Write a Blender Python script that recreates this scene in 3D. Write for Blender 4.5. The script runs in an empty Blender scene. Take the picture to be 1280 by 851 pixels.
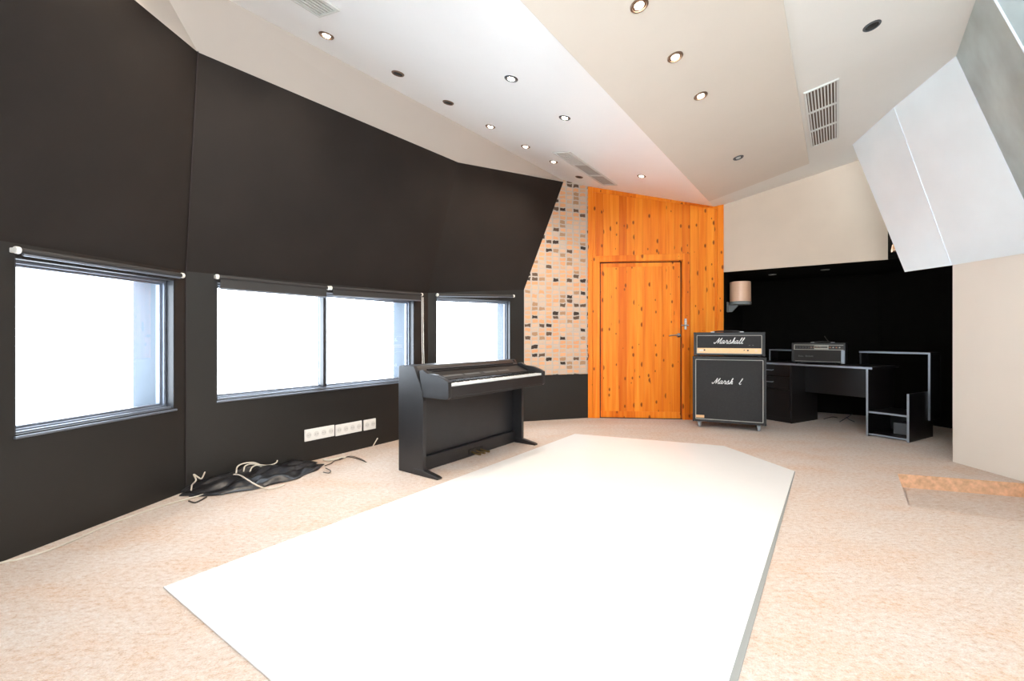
import bpy, bmesh, math, random
from mathutils import Vector, Matrix
random.seed(7)
SC = bpy.context.scene
COL = SC.collection
V = Vector

# ---------------------------------------------------------------- camera
cam_d = bpy.data.cameras.new('camera')
cam = bpy.data.objects.new('camera', cam_d); COL.objects.link(cam)
cam.location = (0, 0, 1.03); cam.rotation_euler = (math.radians(90), 0, 0)
cam_d.sensor_width = 36; cam_d.lens = 16.0; cam_d.shift_y = -3.5/1280; cam_d.clip_start = .02
SC.camera = cam

# ---------------------------------------------------------------- world and exposure
w = bpy.data.worlds.new('sky'); SC.world = w; w.use_nodes = True
bg = w.node_tree.nodes['Background']
bg.inputs[0].default_value = (.80, .90, 1.0, 1); bg.inputs[1].default_value = 9.0
SC.view_settings.view_transform = 'Standard'; SC.view_settings.look = 'None'
SC.view_settings.exposure = 0.60; SC.view_settings.gamma = 1; SC.view_settings.use_curve_mapping = False
SPOT_W = 26.0            # each lit downlight
OPEN_BACK = (0.25, 3.3) # unglazed fill-light opening added to the unseen back wall, along x from its left end

# ---------------------------------------------------------------- room axes: u runs along the long left wall, v across
S, C = .581, .814
def W(u, v, z=0): return V((S*u + C*v, C*u - S*v, z))
def uv(x, y): return S*x + C*y, C*x - S*y
U = V((S, C, 0)); VV = V((C, -S, 0)); Z = V((0, 0, 1))
CR = -1.25; ZCR = 2.67; SL = .225; SR = .19
def zceil(x, y):
    v = uv(x, y)[1]
    return ZCR + (SL*(CR - v) if v < CR else SR*(v - CR))

# ---------------------------------------------------------------- materials
def nodes(name):
    m = bpy.data.materials.new(name); m.use_nodes = True
    nt = m.node_tree; return m, nt, nt.nodes['Principled BSDF']
def mat(name, col, rough=.6, metal=0, spec=.5, var=0, scale=8, bump=0, bscale=200, coat=0, sheen=0):
    m, nt, b = nodes(name)
    b.inputs['Base Color'].default_value = (*col, 1); b.inputs['Roughness'].default_value = rough
    b.inputs['Metallic'].default_value = metal; b.inputs['Specular IOR Level'].default_value = spec
    b.inputs['Coat Weight'].default_value = coat; b.inputs['Sheen Weight'].default_value = sheen
    tc = nt.nodes.new('ShaderNodeTexCoord')
    if var:
        n = nt.nodes.new('ShaderNodeTexNoise'); n.inputs['Scale'].default_value = scale; n.inputs['Detail'].default_value = 5
        r = nt.nodes.new('ShaderNodeValToRGB')
        r.color_ramp.elements[0].color = (*[c*(1-var) for c in col], 1); r.color_ramp.elements[1].color = (*[min(1, c*(1+var)) for c in col], 1)
        r.color_ramp.elements[0].position = .3; r.color_ramp.elements[1].position = .7
        nt.links.new(tc.outputs['Object'], n.inputs['Vector']); nt.links.new(n.outputs[0], r.inputs[0]); nt.links.new(r.outputs[0], b.inputs['Base Color'])
    if bump:
        n = nt.nodes.new('ShaderNodeTexNoise'); n.inputs['Scale'].default_value = bscale; n.inputs['Detail'].default_value = 3
        bp = nt.nodes.new('ShaderNodeBump'); bp.inputs['Strength'].default_value = bump; bp.inputs['Distance'].default_value = .004
        nt.links.new(tc.outputs['Object'], n.inputs['Vector']); nt.links.new(n.outputs[0], bp.inputs['Height']); nt.links.new(bp.outputs[0], b.inputs['Normal'])
    return m
def emis(name, col, st):
    m, nt, b = nodes(name)
    b.inputs['Base Color'].default_value = (*col, 1)
    b.inputs['Emission Color'].default_value = (*col, 1); b.inputs['Emission Strength'].default_value = st
    return m

M = {}
M['fabric'] = mat('charcoal_wall_fabric', (.0165, .0122, .0098), .7, spec=.3, var=.12, scale=3, bump=.25, bscale=500)
M['paint_dark'] = mat('dark_grey_paint', (.0175, .0155, .0135), .42, spec=.4, var=.08, scale=4)
M['black'] = mat('black_niche_paint', (.0055, .0045, .0035), .9, spec=.12, var=.2)
M['plaster'] = mat('white_plaster', (.82, .8, .77), .55, var=.02, scale=2)
M['strip'] = mat('greige_plaster', (.52, .465, .41), .7, var=.02, scale=2)
M['gloss_white'] = mat('satin_white_panel', (.86, .87, .87), .33, var=.015, scale=1.5)
M['beige_panel'] = mat('beige_ceiling_board', (.68, .625, .55), .55, var=.02, scale=2)
M['ceil_right'] = mat('offwhite_ceiling', (.76, .75, .71), .55, var=.02, scale=2)
M['soffit'] = mat('beige_soffit', (.62, .50, .385), .6, var=.03, scale=3)
M['wall_r'] = mat('cream_wall', (.76, .69, .60), .42, var=.02, scale=2)
M['alu_light'] = mat('aluminium_faced_board', (.80, .885, .92), .36, metal=.12, var=.05, scale=2.0)
M['alu_shaded'] = mat('shaded_aluminium_board', (.52, .60, .60), .42, metal=.75, var=.18, scale=3.0)  # shaded copy of the board finish, darkened for how the near boards face
M['alu_edge'] = mat('aluminium_tape', (.80, .87, .94), .4, metal=.1)
M['white_floor'] = mat('white_lacquered_floor', (.80, .785, .76), .28, var=.015, scale=2)
M['riser'] = mat('grey_riser', (.27, .275, .26), .6)
M['frame'] = mat('anodised_window_frame', (.20, .225, .27), .35, metal=.5)
M['frame_dark'] = mat('dark_window_frame', (.035, .037, .042), .4)
M['jamb'] = mat('pale_outer_reveal', (.085, .105, .13), .8)
M['blind'] = mat('black_blind_cloth', (.03, .028, .027), .6)
M['ivory'] = mat('ivory_plastic', (.82, .78, .70), .4)
M['satin_black'] = mat('satin_black_wood', (.016, .015, .016), .36, spec=.6, var=.15, scale=10)
M['satin_black2'] = mat('matt_black_wood', (.012, .010, .010), .5, var=.15, scale=10)
M['key_white'] = mat('white_key', (.85, .84, .80), .25)
M['key_black'] = mat('black_key', (.008, .008, .008), .3)
M['grey_print'] = mat('grey_print', (.10, .10, .10), .5)
M['brass'] = mat('brass', (.32, .21, .09), .35, metal=1)
M['desk'] = mat('black_desk_laminate', (.013, .011, .011), .38, spec=.5, var=.1)
M['desk_edge'] = mat('silver_edge_band', (.30, .33, .37), .35, metal=.3)
M['tolex'] = mat('black_tolex', (.022, .022, .023), .45, bump=.4, bscale=700)
M['cloth'] = mat('grille_cloth', (.030, .029, .029), .85, bump=.4, bscale=900, var=.1, scale=60)
M['piping'] = mat('cream_piping', (.45, .45, .41), .5)
M['gold'] = mat('gold_panel', (.85, .52, .26), .4, metal=.15)
M['logo'] = mat('white_logo', (.85, .85, .83), .4)
M['chrome'] = mat('chrome', (.62, .63, .64), .18, metal=1)
M['steel'] = mat('brushed_steel', (.55, .55, .54), .35, metal=.9)
M['caster'] = mat('grey_rubber', (.34, .37, .39), .5)
M['shade'] = mat('pleated_shade', (.84, .52, .34), .35, spec=.6)
M['sconce'] = mat('grey_sconce', (.22, .23, .22), .5)
M['bronze'] = mat('bronze_ring', (.20, .13, .09), .35, metal=.7)
M['nickel'] = mat('nickel_ring', (.10, .11, .12), .35, metal=.7)
M['bulb_on'] = emis('lit_bulb', (1, .90, .76), 14)
M['bulb_off'] = mat('unlit_bulb', (.5, .5, .48), .2)
M['dark_hole'] = mat('dark_cavity', (.02, .018, .016), .7)
M['vent'] = mat('white_vent_metal', (.66, .67, .64), .5)
M['vent_back'] = mat('vent_backing', (.11, .075, .05), .8)
M['tarp'] = mat('black_vinyl', (.010, .010, .012), .30, spec=.7, bump=.5, bscale=40)
M['cable'] = mat('cream_cable', (.62, .55, .45), .5)
M['cable_dark'] = mat('dark_cable', (.05, .04, .03), .5)
M['outlet'] = mat('white_socket', (.80, .77, .72), .35)
M['outlet_in'] = mat('socket_recess', (.68, .65, .60), .5)
M['brown'] = mat('brown_wood_offcut', (.30, .15, .06), .7, var=.5, scale=40)
M['seam'] = mat('seam_dark', (.02, .012, .012), .8)
M['strip_black'] = mat('dark_amp_metal', (.04, .035, .03), .4)

g, nt, b = nodes('window_glass')
for n in list(nt.nodes): nt.nodes.remove(n)
o_ = nt.nodes.new('ShaderNodeOutputMaterial'); mx = nt.nodes.new('ShaderNodeMixShader'); tr = nt.nodes.new('ShaderNodeBsdfTransparent'); gl = nt.nodes.new('ShaderNodeBsdfGlossy')
gl.inputs['Roughness'].default_value = .02; mx.inputs[0].default_value = .06
nt.links.new(tr.outputs[0], mx.inputs[1]); nt.links.new(gl.outputs[0], mx.inputs[2]); nt.links.new(mx.outputs[0], o_.inputs[0])
M['glass'] = g

def math_node(nt, op, a=None, b_=None, va=None, vb=None):
    n = nt.nodes.new('ShaderNodeMath'); n.operation = op
    if a is not None: nt.links.new(a, n.inputs[0])
    if b_ is not None: nt.links.new(b_, n.inputs[1])
    if va is not None: n.inputs[0].default_value = va
    if vb is not None: n.inputs[1].default_value = vb
    return n.outputs[0]

def ramp(nt, fac, stops):
    r = nt.nodes.new('ShaderNodeValToRGB'); e = r.color_ramp.elements
    e[0].position, e[0].color = stops[0][0], (*stops[0][1], 1)
    e[1].position, e[1].color = stops[-1][0], (*stops[-1][1], 1)
    for p, c in stops[1:-1]:
        x = e.new(p); x.color = (*c, 1)
    nt.links.new(fac, r.inputs[0]); return r.outputs[0]
def mixc(nt, fac, a, b_, mode='MIX'):
    n = nt.nodes.new('ShaderNodeMix'); n.data_type = 'RGBA'; n.blend_type = mode
    if isinstance(fac, float): n.inputs[0].default_value = fac
    else: nt.links.new(fac, n.inputs[0])
    for s, i in ((a, 6), (b_, 7)):
        if isinstance(s, tuple): n.inputs[i].default_value = (*s, 1)
        else: nt.links.new(s, n.inputs[i])
    return n.outputs[2]

# carpet: pinkish pile with orange worn patches
def carpet_mat():
    m, nt, b = nodes('shaggy_carpet')
    tc = nt.nodes.new('ShaderNodeTexCoord')
    def noise(s, d, stretch=None, rough=.6):
        n = nt.nodes.new('ShaderNodeTexNoise'); n.inputs['Scale'].default_value = s; n.inputs['Detail'].default_value = d; n.inputs['Roughness'].default_value = rough
        if stretch:
            mp = nt.nodes.new('ShaderNodeMapping'); mp.inputs['Scale'].default_value = stretch
            nt.links.new(tc.outputs['Object'], mp.inputs[0]); nt.links.new(mp.outputs[0], n.inputs['Vector'])
        else: nt.links.new(tc.outputs['Object'], n.inputs['Vector'])
        return n.outputs[0]
    big = noise(2.2, 4, (1, 1.6, 1)); fine = noise(34, 5, (1, 1.5, 1), .72); tiny = noise(160, 2)
    c1 = ramp(nt, big, [(.36, (.71, .61, .53)), (.50, (.69, .54, .43)), (.64, (.69, .43, .26))])
    c2 = ramp(nt, fine, [(.33, (.48, .27, .14)), (.47, (.68, .52, .40)), (.64, (.78, .70, .64))])
    c = mixc(nt, .6, c1, c2)
    c3 = ramp(nt, tiny, [(.3, (.80, .76, .72)), (.7, (1, 1, 1))])
    c = mixc(nt, 1.0, c, c3, 'MULTIPLY')
    nt.links.new(c, b.inputs['Base Color'])
    b.inputs['Roughness'].default_value = 1; b.inputs['Specular IOR Level'].default_value = .1; b.inputs['Sheen Weight'].default_value = .3
    h = math_node(nt, 'ADD', fine, tiny)
    bp = nt.nodes.new('ShaderNodeBump'); bp.inputs['Strength'].default_value = .6; bp.inputs['Distance'].default_value = .02
    nt.links.new(h, bp.inputs['Height']); nt.links.new(bp.outputs[0], b.inputs['Normal'])
    return m
M['carpet'] = carpet_mat()
M['carpet_edge'] = mat('orange_carpet_edge', (.72, .44, .27), 1, spec=.1, var=.2, scale=30)  # deeper orange than the carpet, on the faces of the sunken step

# small stack-bonded bricks; object x along wall, z up
def brick_mat():
    m, nt, b = nodes('small_peach_bricks')
    BW, BH = .094, .0525
    tc = nt.nodes.new('ShaderNodeTexCoord'); sp = nt.nodes.new('ShaderNodeSeparateXYZ'); nt.links.new(tc.outputs['Object'], sp.inputs[0])
    wob = nt.nodes.new('ShaderNodeTexNoise'); wob.inputs['Scale'].default_value = 14; nt.links.new(tc.outputs['Object'], wob.inputs['Vector'])
    wv = math_node(nt, 'MULTIPLY', math_node(nt, 'SUBTRACT', wob.outputs[0], vb=.5), vb=.045)
    x = math_node(nt, 'DIVIDE', math_node(nt, 'ADD', sp.outputs[0], wv), vb=BW); z = math_node(nt, 'DIVIDE', math_node(nt, 'ADD', sp.outputs[2], wv), vb=BH)
    fx = math_node(nt, 'FLOOR', x); fz = math_node(nt, 'FLOOR', z)
    rx = math_node(nt, 'FRACT', x); rz = math_node(nt, 'FRACT', z)
    dx = math_node(nt, 'ABSOLUTE', math_node(nt, 'SUBTRACT', rx, vb=.5)); dz = math_node(nt, 'ABSOLUTE', math_node(nt, 'SUBTRACT', rz, vb=.5))
    mort = math_node(nt, 'MAXIMUM', math_node(nt, 'GREATER_THAN', dx, vb=.39), math_node(nt, 'GREATER_THAN', dz, vb=.37))
    cb = nt.nodes.new('ShaderNodeCombineXYZ'); nt.links.new(fx, cb.inputs[0]); nt.links.new(fz, cb.inputs[1])
    wn = nt.nodes.new('ShaderNodeTexWhiteNoise'); wn.noise_dimensions = '3D'; nt.links.new(cb.outputs[0], wn.inputs[0])
    r = nt.nodes.new('ShaderNodeValToRGB'); r.color_ramp.interpolation = 'CONSTANT'; e = r.color_ramp.elements
    stops = [(0, (.012, .009, .008)), (.05, (.10, .06, .035)), (.12, (.42, .24, .13)), (.22, (.74, .36, .17)), (.42, (.66, .40, .24)), (.6, (.70, .45, .29)), (.78, (.78, .40, .20)), (.9, (.62, .46, .34))]
    e[0].position, e[0].color = 0, (*stops[0][1], 1); e[1].position, e[1].color = stops[1][0], (*stops[1][1], 1)
    for p, c in stops[2:]: q = e.new(p); q.color = (*c, 1)
    nt.links.new(wn.outputs[0], r.inputs[0])
    n2 = nt.nodes.new('ShaderNodeTexNoise'); n2.inputs['Scale'].default_value = 45; nt.links.new(tc.outputs['Object'], n2.inputs['Vector'])
    c = mixc(nt, math_node(nt, 'MULTIPLY', n2.outputs[0], vb=.08), r.outputs[0], (.80, .50, .32))
    c = mixc(nt, mort, c, (.54, .46, .385))
    nt.links.new(c, b.inputs['Base Color']); b.inputs['Roughness'].default_value = .8
    bp = nt.nodes.new('ShaderNodeBump'); bp.invert = True; bp.inputs['Strength'].default_value = .6; bp.inputs['Distance'].default_value = .006
    nt.links.new(mort, bp.inputs['Height']); nt.links.new(bp.outputs[0], b.inputs['Normal'])
    return m
M['brick'] = brick_mat()

# knotty varnished pine; object x across the planks, z along them
def pine_mat(name, tone=1.0, pw=.098):
    m, nt, b = nodes(name)
    tc = nt.nodes.new('ShaderNodeTexCoord'); sp = nt.nodes.new('ShaderNodeSeparateXYZ'); nt.links.new(tc.outputs['Object'], sp.inputs[0])
    pl = math_node(nt, 'FLOOR', math_node(nt, 'DIVIDE', sp.outputs[0], vb=pw))
    wn = nt.nodes.new('ShaderNodeTexWhiteNoise'); wn.noise_dimensions = '1D'; nt.links.new(pl, wn.inputs['W'])
    off = math_node(nt, 'MULTIPLY', wn.outputs[0], vb=17.0)
    cb = nt.nodes.new('ShaderNodeCombineXYZ'); nt.links.new(sp.outputs[0], cb.inputs[0]); nt.links.new(math_node(nt, 'ADD', sp.outputs[1], off), cb.inputs[1]); nt.links.new(math_node(nt, 'ADD', sp.outputs[2], off), cb.inputs[2])
    mp = nt.nodes.new('ShaderNodeMapping'); mp.inputs['Scale'].default_value = (26, 1, 1.1); nt.links.new(cb.outputs[0], mp.inputs[0])
    gn = nt.nodes.new('ShaderNodeTexNoise'); gn.inputs['Scale'].default_value = 1; gn.inputs['Detail'].default_value = 6; gn.inputs['Distortion'].default_value = .6; nt.links.new(mp.outputs[0], gn.inputs['Vector'])
    grain = ramp(nt, gn.outputs[0], [(.3, (.80*tone, .17*tone, .008*tone)), (.55, (.90*tone, .24*tone, .015*tone)), (.75, (.92*tone, .31*tone, .028*tone))])
    tonev = ramp(nt, wn.outputs[0], [(0, (.84, .70, .60)), (.5, (1, 1, 1)), (1, (1.08, 1.28, 1.6))])
    c = mixc(nt, 1.0, grain, tonev, 'MULTIPLY')
    mk = nt.nodes.new('ShaderNodeMapping'); mk.inputs['Scale'].default_value = (10.2, 5.2, 1); cb2 = nt.nodes.new('ShaderNodeCombineXYZ'); nt.links.new(sp.outputs[0], cb2.inputs[0]); nt.links.new(math_node(nt, 'ADD', sp.outputs[2], off), cb2.inputs[1]); nt.links.new(cb2.outputs[0], mk.inputs[0])
    vo = nt.nodes.new('ShaderNodeTexVoronoi'); vo.feature = 'F1'; vo.voronoi_dimensions = '2D'; vo.inputs['Scale'].default_value = 1; vo.inputs['Randomness'].default_value = 1; nt.links.new(mk.outputs[0], vo.inputs['Vector'])
    sc = nt.nodes.new('ShaderNodeSeparateColor'); nt.links.new(vo.outputs['Color'], sc.inputs[0])
    rad = math_node(nt, 'MULTIPLY', sc.outputs[0], vb=.34)
    k = math_node(nt, 'DIVIDE', vo.outputs['Distance'], math_node(nt, 'MAXIMUM', math_node(nt, 'SUBTRACT', rad, vb=.13), vb=.001))
    kf = ramp(nt, k, [(.0, (1, 1, 1)), (.6, (.8, .8, .8)), (1.0, (0, 0, 0))])
    c = mixc(nt, kf, c, (.22, .045, .008))
    nt.links.new(c, b.inputs['Base Color']); b.inputs['Roughness'].default_value = .42; b.inputs['Specular IOR Level'].default_value = .15
    return m
M['pine'] = pine_mat('knotty_pine'); M['pine_trim'] = pine_mat('pine_trim', 1.0, .3)

# ---------------------------------------------------------------- mesh builder
class MB:
    def __init__(s): s.bm = bmesh.new()
    def poly(s, pts, flip=False):
        vs = [s.bm.verts.new(p) for p in pts]
        if flip: vs.reverse()
        s.bm.faces.new(vs); return s
    def hexa(s, p):   # 8 points: bottom 0-3 , top 4-7
        vs = [s.bm.verts.new(q) for q in p]
        for f in ((3, 2, 1, 0), (4, 5, 6, 7), (0, 1, 5, 4), (1, 2, 6, 5), (2, 3, 7, 6), (3, 0, 4, 7)): s.bm.faces.new([vs[i] for i in f])
        return s
    def box(s, a, b):
        (x0, y0, z0), (x1, y1, z1) = a, b
        return s.hexa([(x0, y0, z0), (x1, y0, z0), (x1, y1, z0), (x0, y1, z0), (x0, y0, z1), (x1, y0, z1), (x1, y1, z1), (x0, y1, z1)])
    def prism(s, pts, d):    # planar polygon extruded by vector d
        d = V(d); a = [s.bm.verts.new(V(p)) for p in pts]; c = [s.bm.verts.new(V(p)+d) for p in pts]; n = len(pts)
        s.bm.faces.new(a[::-1]); s.bm.faces.new(c)
        for i in range(n): s.bm.faces.new([a[i], a[(i+1) % n], c[(i+1) % n], c[i]])
        return s
    def cyl(s, p, q, r, r2=None, n=20, caps=True):
        p, q = V(p), V(q); r2 = r if r2 is None else r2
        ax = (q-p).normalized(); t = ax.orthogonal().normalized(); bt = ax.cross(t)
        A = []; B = []
        for i in range(n):
            a = 2*math.pi*i/n; d = t*math.cos(a)+bt*math.sin(a)
            A.append(s.bm.verts.new(p+d*r)); B.append(s.bm.verts.new(q+d*r2))
        for i in range(n): s.bm.faces.new([A[i], A[(i+1) % n], B[(i+1) % n], B[i]])
        if caps: s.bm.faces.new(A[::-1]); s.bm.faces.new(B)
        return s
    def tube(s, pts, r, n=8, smooth=4):
        pts = [V(p) for p in pts]
        if smooth > 1 and len(pts) > 2:
            o = []
            P = [pts[0]*2-pts[1]] + pts + [pts[-1]*2-pts[-2]]
            for i in range(1, len(P)-2):
                for k in range(smooth):
                    t = k/smooth; a, b, c, d = P[i-1], P[i], P[i+1], P[i+2]
                    o.append(.5*((2*b)+(c-a)*t+(2*a-5*b+4*c-d)*t*t+(3*b-a-3*c+d)*t**3))
            o.append(pts[-1]); pts = o
        rings = []; nr = None
        for i, p in enumerate(pts):
            ax = (pts[min(i+1, len(pts)-1)]-pts[max(i-1, 0)])
            if ax.length < 1e-7: ax = V((0, 0, 1))
            ax.normalize()
            nr = ax.orthogonal().normalized() if nr is None else (nr-ax*nr.dot(ax))
            if nr.length < 1e-4: nr = ax.orthogonal()
            nr.normalize(); bt = ax.cross(nr)
            rr = r(i/(len(pts)-1)) if callable(r) else r
            rings.append([s.bm.verts.new(p+(nr*math.cos(2*math.pi*k/n)+bt*math.sin(2*math.pi*k/n))*rr) for k in range(n)])
        for a, b in zip(rings, rings[1:]):
            for k in range(n): s.bm.faces.new([a[k], a[(k+1) % n], b[(k+1) % n], b[k]])
        s.bm.faces.new(rings[0][::-1]); s.bm.faces.new(rings[-1]); return s
    def lathe(s, prof, o=(0, 0, 0), n=32):   # (r,z) profile around z
        o = V(o); R = []
        for r, z in prof:
            R.append([s.bm.verts.new(o+V((r*math.cos(2*math.pi*k/n), r*math.sin(2*math.pi*k/n), z))) for k in range(n)] if r > 1e-6 else [s.bm.verts.new(o+V((0, 0, z)))])
        for a, b in zip(R, R[1:]):
            for k in range(n):
                k2 = (k+1) % n
                if len(a) == 1 and len(b) == 1: continue
                if len(a) == 1: s.bm.faces.new([a[0], b[k2], b[k]])
                elif len(b) == 1: s.bm.faces.new([a[k], a[k2], b[0]])
                else: s.bm.faces.new([a[k], a[k2], b[k2], b[k]])
        return s
    def build(s, name, m, parent=None, mw=None, bevel=0, smooth=False, seg=2):
        bmesh.ops.recalc_face_normals(s.bm, faces=s.bm.faces)
        me = bpy.data.meshes.new(name); s.bm.to_mesh(me); s.bm.free()
        me.materials.append(M[m] if isinstance(m, str) else m)
        if smooth:
            for p in me.polygons: p.use_smooth = True
            try: me.set_sharp_from_angle(angle=math.radians(40))
            except Exception: pass
        o = bpy.data.objects.new(name, me); COL.objects.link(o)
        if parent: o.parent = parent
        if mw is not None: o.matrix_basis = mw
        if bevel:
            md = o.modifiers.new('bevel', 'BEVEL'); md.width = bevel; md.segments = seg; md.limit_method = 'ANGLE'; md.angle_limit = math.radians(40)
        return o
def frame(o, x, y, z=None):    # matrix with local axes x,y (unit vectors) at o
    x = V(x).normalized(); y = V(y).normalized(); z = x.cross(y) if z is None else V(z)
    m = Matrix.Identity(4)
    for i in range(3): m[i][0], m[i][1], m[i][2], m[i][3] = x[i], y[i], z[i], o[i]
    return m
def tag(o, label, cat, group=None):
    o['label'] = label; o['category'] = cat
    if group: o['group'] = group
    return o
def struct(o): o['kind'] = 'structure'; return o
def empty(name, mw, label, cat, group=None):
    o = bpy.data.objects.new(name, None); COL.objects.link(o); o.matrix_basis = mw; o.empty_display_size = .1
    return tag(o, label, cat, group)

# ---------------------------------------------------------------- plan of the room
def P2(x, y, z=0): return V((x, y, z))
A0 = P2(-2.799, -.7); AB = P2(-2.189, 3.052); BC = P2(-.911, 4.94); CD = P2(.148, 5.6); W0 = P2(.978, 5.86); W1 = P2(2.64, 5.69)
KNEE = {'A': (1.475, 1.475), 'B': (1.475, 1.515), 'C': (1.515, 1.62)}

def wall(name, P, Q, z0, ztop, m, t, side, holes=(), cuts=()):
    """upright wall in its own frame: x along P->Q, y outward; ztop=(left,right) or function of s"""
    L = (Q-P).length; x = (Q-P).normalized(); y = V((-x.y, x.x, 0))*side
    f = ztop if callable(ztop) else (lambda s: ztop[0]+(ztop[1]-ztop[0])*s/L)
    mb = MB(); ss = sorted({0, L, *cuts, *[h[0] for h in holes], *[h[1] for h in holes]})
    for a, b in zip(ss, ss[1:]):
        mid = (a+b)/2; hs = sorted([h for h in holes if h[0] <= mid <= h[1]], key=lambda h: h[2])
        lo = z0
        for h in hs:
            mb.hexa([(a, 0, lo), (b, 0, lo), (b, t, lo), (a, t, lo), (a, 0, h[2]), (b, 0, h[2]), (b, t, h[2]), (a, t, h[2])]); lo = h[3]
        mb.hexa([(a, 0, lo), (b, 0, lo), (b, t, lo), (a, t, lo), (a, 0, f(a)), (b, 0, f(b)), (b, t, f(b)), (a, t, f(a))])
    mw = frame(P, x, y, z=(0, 0, 1))
    # keep a proper rotation: mirror y in the mesh instead when needed
    if side < 0:
        for v in mb.bm.verts: v.co.y = -v.co.y
        mw = frame(P, x, -y, z=(0, 0, 1))
    return struct(mb.build(name, m, mw=mw)), mw, L

HA = [(2.876, 3.72, .567, 1.41)]
HB = [(.19, 2.075, .585, 1.425)]
HC = [(.095, 1.05, .585, 1.475)]
wallA, mA, LA = wall('wall_left', A0, AB, -.12, KNEE['A'], 'paint_dark', .06, 1, HA)
wallB, mB, LB = wall('wall_left_middle', AB, BC, -.12, KNEE['B'], 'paint_dark', .06, 1, HB)
wallC, mC, LC = wall('wall_left_far', BC, CD, -.12, KNEE['C'], 'paint_dark', .06, 1, HC)
# outer masonry with pale reveals beyond the frames
def inset(h, d): return [(a-d, b+d, c-d, e+d) for a, b, c, e in h]
def outer(name, P, Q, H):
    x = (Q-P).normalized(); n = V((-x.y, x.x, 0))
    return wall(name, P+n*.12, Q+n*.12, -.12, ((1.62 if 'far' in name else 1.5),)*2, 'jamb', .2, 1, H)
outer('wall_outer', A0, AB, HA); outer('wall_outer_middle', AB, BC, HB); outer('wall_outer_far', BC, CD, HC)

# upper part leans into the room
ABt, BCt, CDt = V((-1.915, 2.773, 2.77)), V((-.533, 4.52, 2.77)), V((.650, 5.757, 3.00))
A0t = V((-2.10, -.7, 2.72))
def slab(name, pts, n, m, t=.03):
    n = V(n).normalized()
    mb = MB().prism(pts, n*t); return struct(mb.build(name, m))
def z_(p, z): return V((p.x, p.y, z))
def patch(a, b, bt, at, off, N=14):
    """smooth slab between four corners, offset by vector off"""
    mb = MB(); g = [[[None]*(N+1) for _ in range(N+1)] for _ in range(2)]
    for k in range(2):
        for i in range(N+1):
            for j in range(N+1):
                p = (a.lerp(b, i/N)).lerp(at.lerp(bt, i/N), j/N) + off*k; g[k][i][j] = mb.bm.verts.new(p)
    for k in range(2):
        for i in range(N):
            for j in range(N): mb.bm.faces.new([g[k][i][j], g[k][i+1][j], g[k][i+1][j+1], g[k][i][j+1]])
    for i in range(N):
        for j in (0, N): mb.bm.faces.new([g[0][i][j], g[0][i+1][j], g[1][i+1][j], g[1][i][j]]); mb.bm.faces.new([g[0][j][i], g[0][j][i+1], g[1][j][i+1], g[1][j][i]])
    return mb
def lean(name, a, b, bt, at):
    n = (b-a).cross(at-a)
    if n.x > 0: n = -n
    return struct(patch(a, b, bt, at, n.normalized()*.03).build(name, 'fabric', smooth=True))
lean('wall_left_upper', z_(A0, 1.475), z_(AB, 1.475), ABt, A0t)
lean('wall_left_upper_middle', z_(AB, 1.475), z_(BC, 1.515), BCt, ABt)
lean('wall_left_upper_far', z_(BC, 1.515), z_(CD, 1.62), CDt, BCt)

# ---- ceiling planes
def zl(p): return ZCR + SL*(CR - uv(p.x, p.y)[1])
def zr(p): return ZCR + SR*(uv(p.x, p.y)[1] - CR)
S1 = P2(-1.95, 2.41); E1 = P2(.637, 5.76)
K1 = W0 + (W1-W0)*(( CR - uv(*W0.xy)[1])/(uv(*W1.xy)[1]-uv(*W0.xy)[1])); K0 = W(0, CR); K0 = K0 + U*((-.7-K0.y)/C); K0.z = 0; K1.z = 0
Lpts = [z_(p, zl(p)) for p in (S1, E1, W0, K1, K0)]
A_end = P2(-2.10, -.7)
slab('ceiling_left', Lpts, (0, 0, 1), 'gloss_white')
slab('ceiling_left_edge', [Lpts[0], Lpts[4], z_(A_end, Lpts[4].z)], (0, 0, 1), 'strip')
R_end = W(6.17, 1.35); Rpts = [z_(p, zr(p)) for p in (K0, K1, W1, R_end, P2(3.9, 3.2), P2(3.9, -.7))]
slab('ceiling_right', Rpts, (0, 0, 1), 'ceil_right')
# greige strip between the leaning wall and the white ceiling
s1 = Lpts[0]; e1 = Lpts[1]
mb = MB()
for t in ((ABt, BCt, s1), (BCt, e1, s1), (BCt, CDt, e1), (A0t, ABt, s1), (A0t, s1, z_(A_end, Lpts[4].z))): mb.prism(t, (-.01, .0, .03))
struct(mb.build('ceiling_strip', 'strip'))
# dropped beige board of the right ceiling plane
def rp(u, v, d=0): p = W(u, v); p.z = zr(p) - d; return p
bd = [rp(-.2, CR+.005, .014), rp(5.80, CR+.005, .014), rp(5.68, -.235, .014), rp(-.2, -.235, .014)]
struct(MB().prism(bd, (0, 0, .0135)).build('ceiling_board', 'beige_panel', bevel=.003))

# ---- brick wall over a dark base
xD = (W0-CD).normalized(); LD = (W0-CD).length
fD = frame(CD, xD, (-xD.y, xD.x, 0), z=(0, 0, 1))
zk = 1.62; tx = (V((CDt.x, CDt.y, 0))-CD).dot(xD)
mb = MB(); mb.prism([(0, 0, .565), (LD, 0, .565), (LD, 0, zl(W0)+.02), (tx, 0, 3.05), (0, 0, zk)], (0, .12, 0))
struct(mb.build('wall_brick', 'brick', mw=fD))
mb = MB().box((-.01, -.006, -.12), (LD, .12, .565)); struct(mb.build('wall_brick_base', 'paint_dark', mw=fD))

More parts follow.
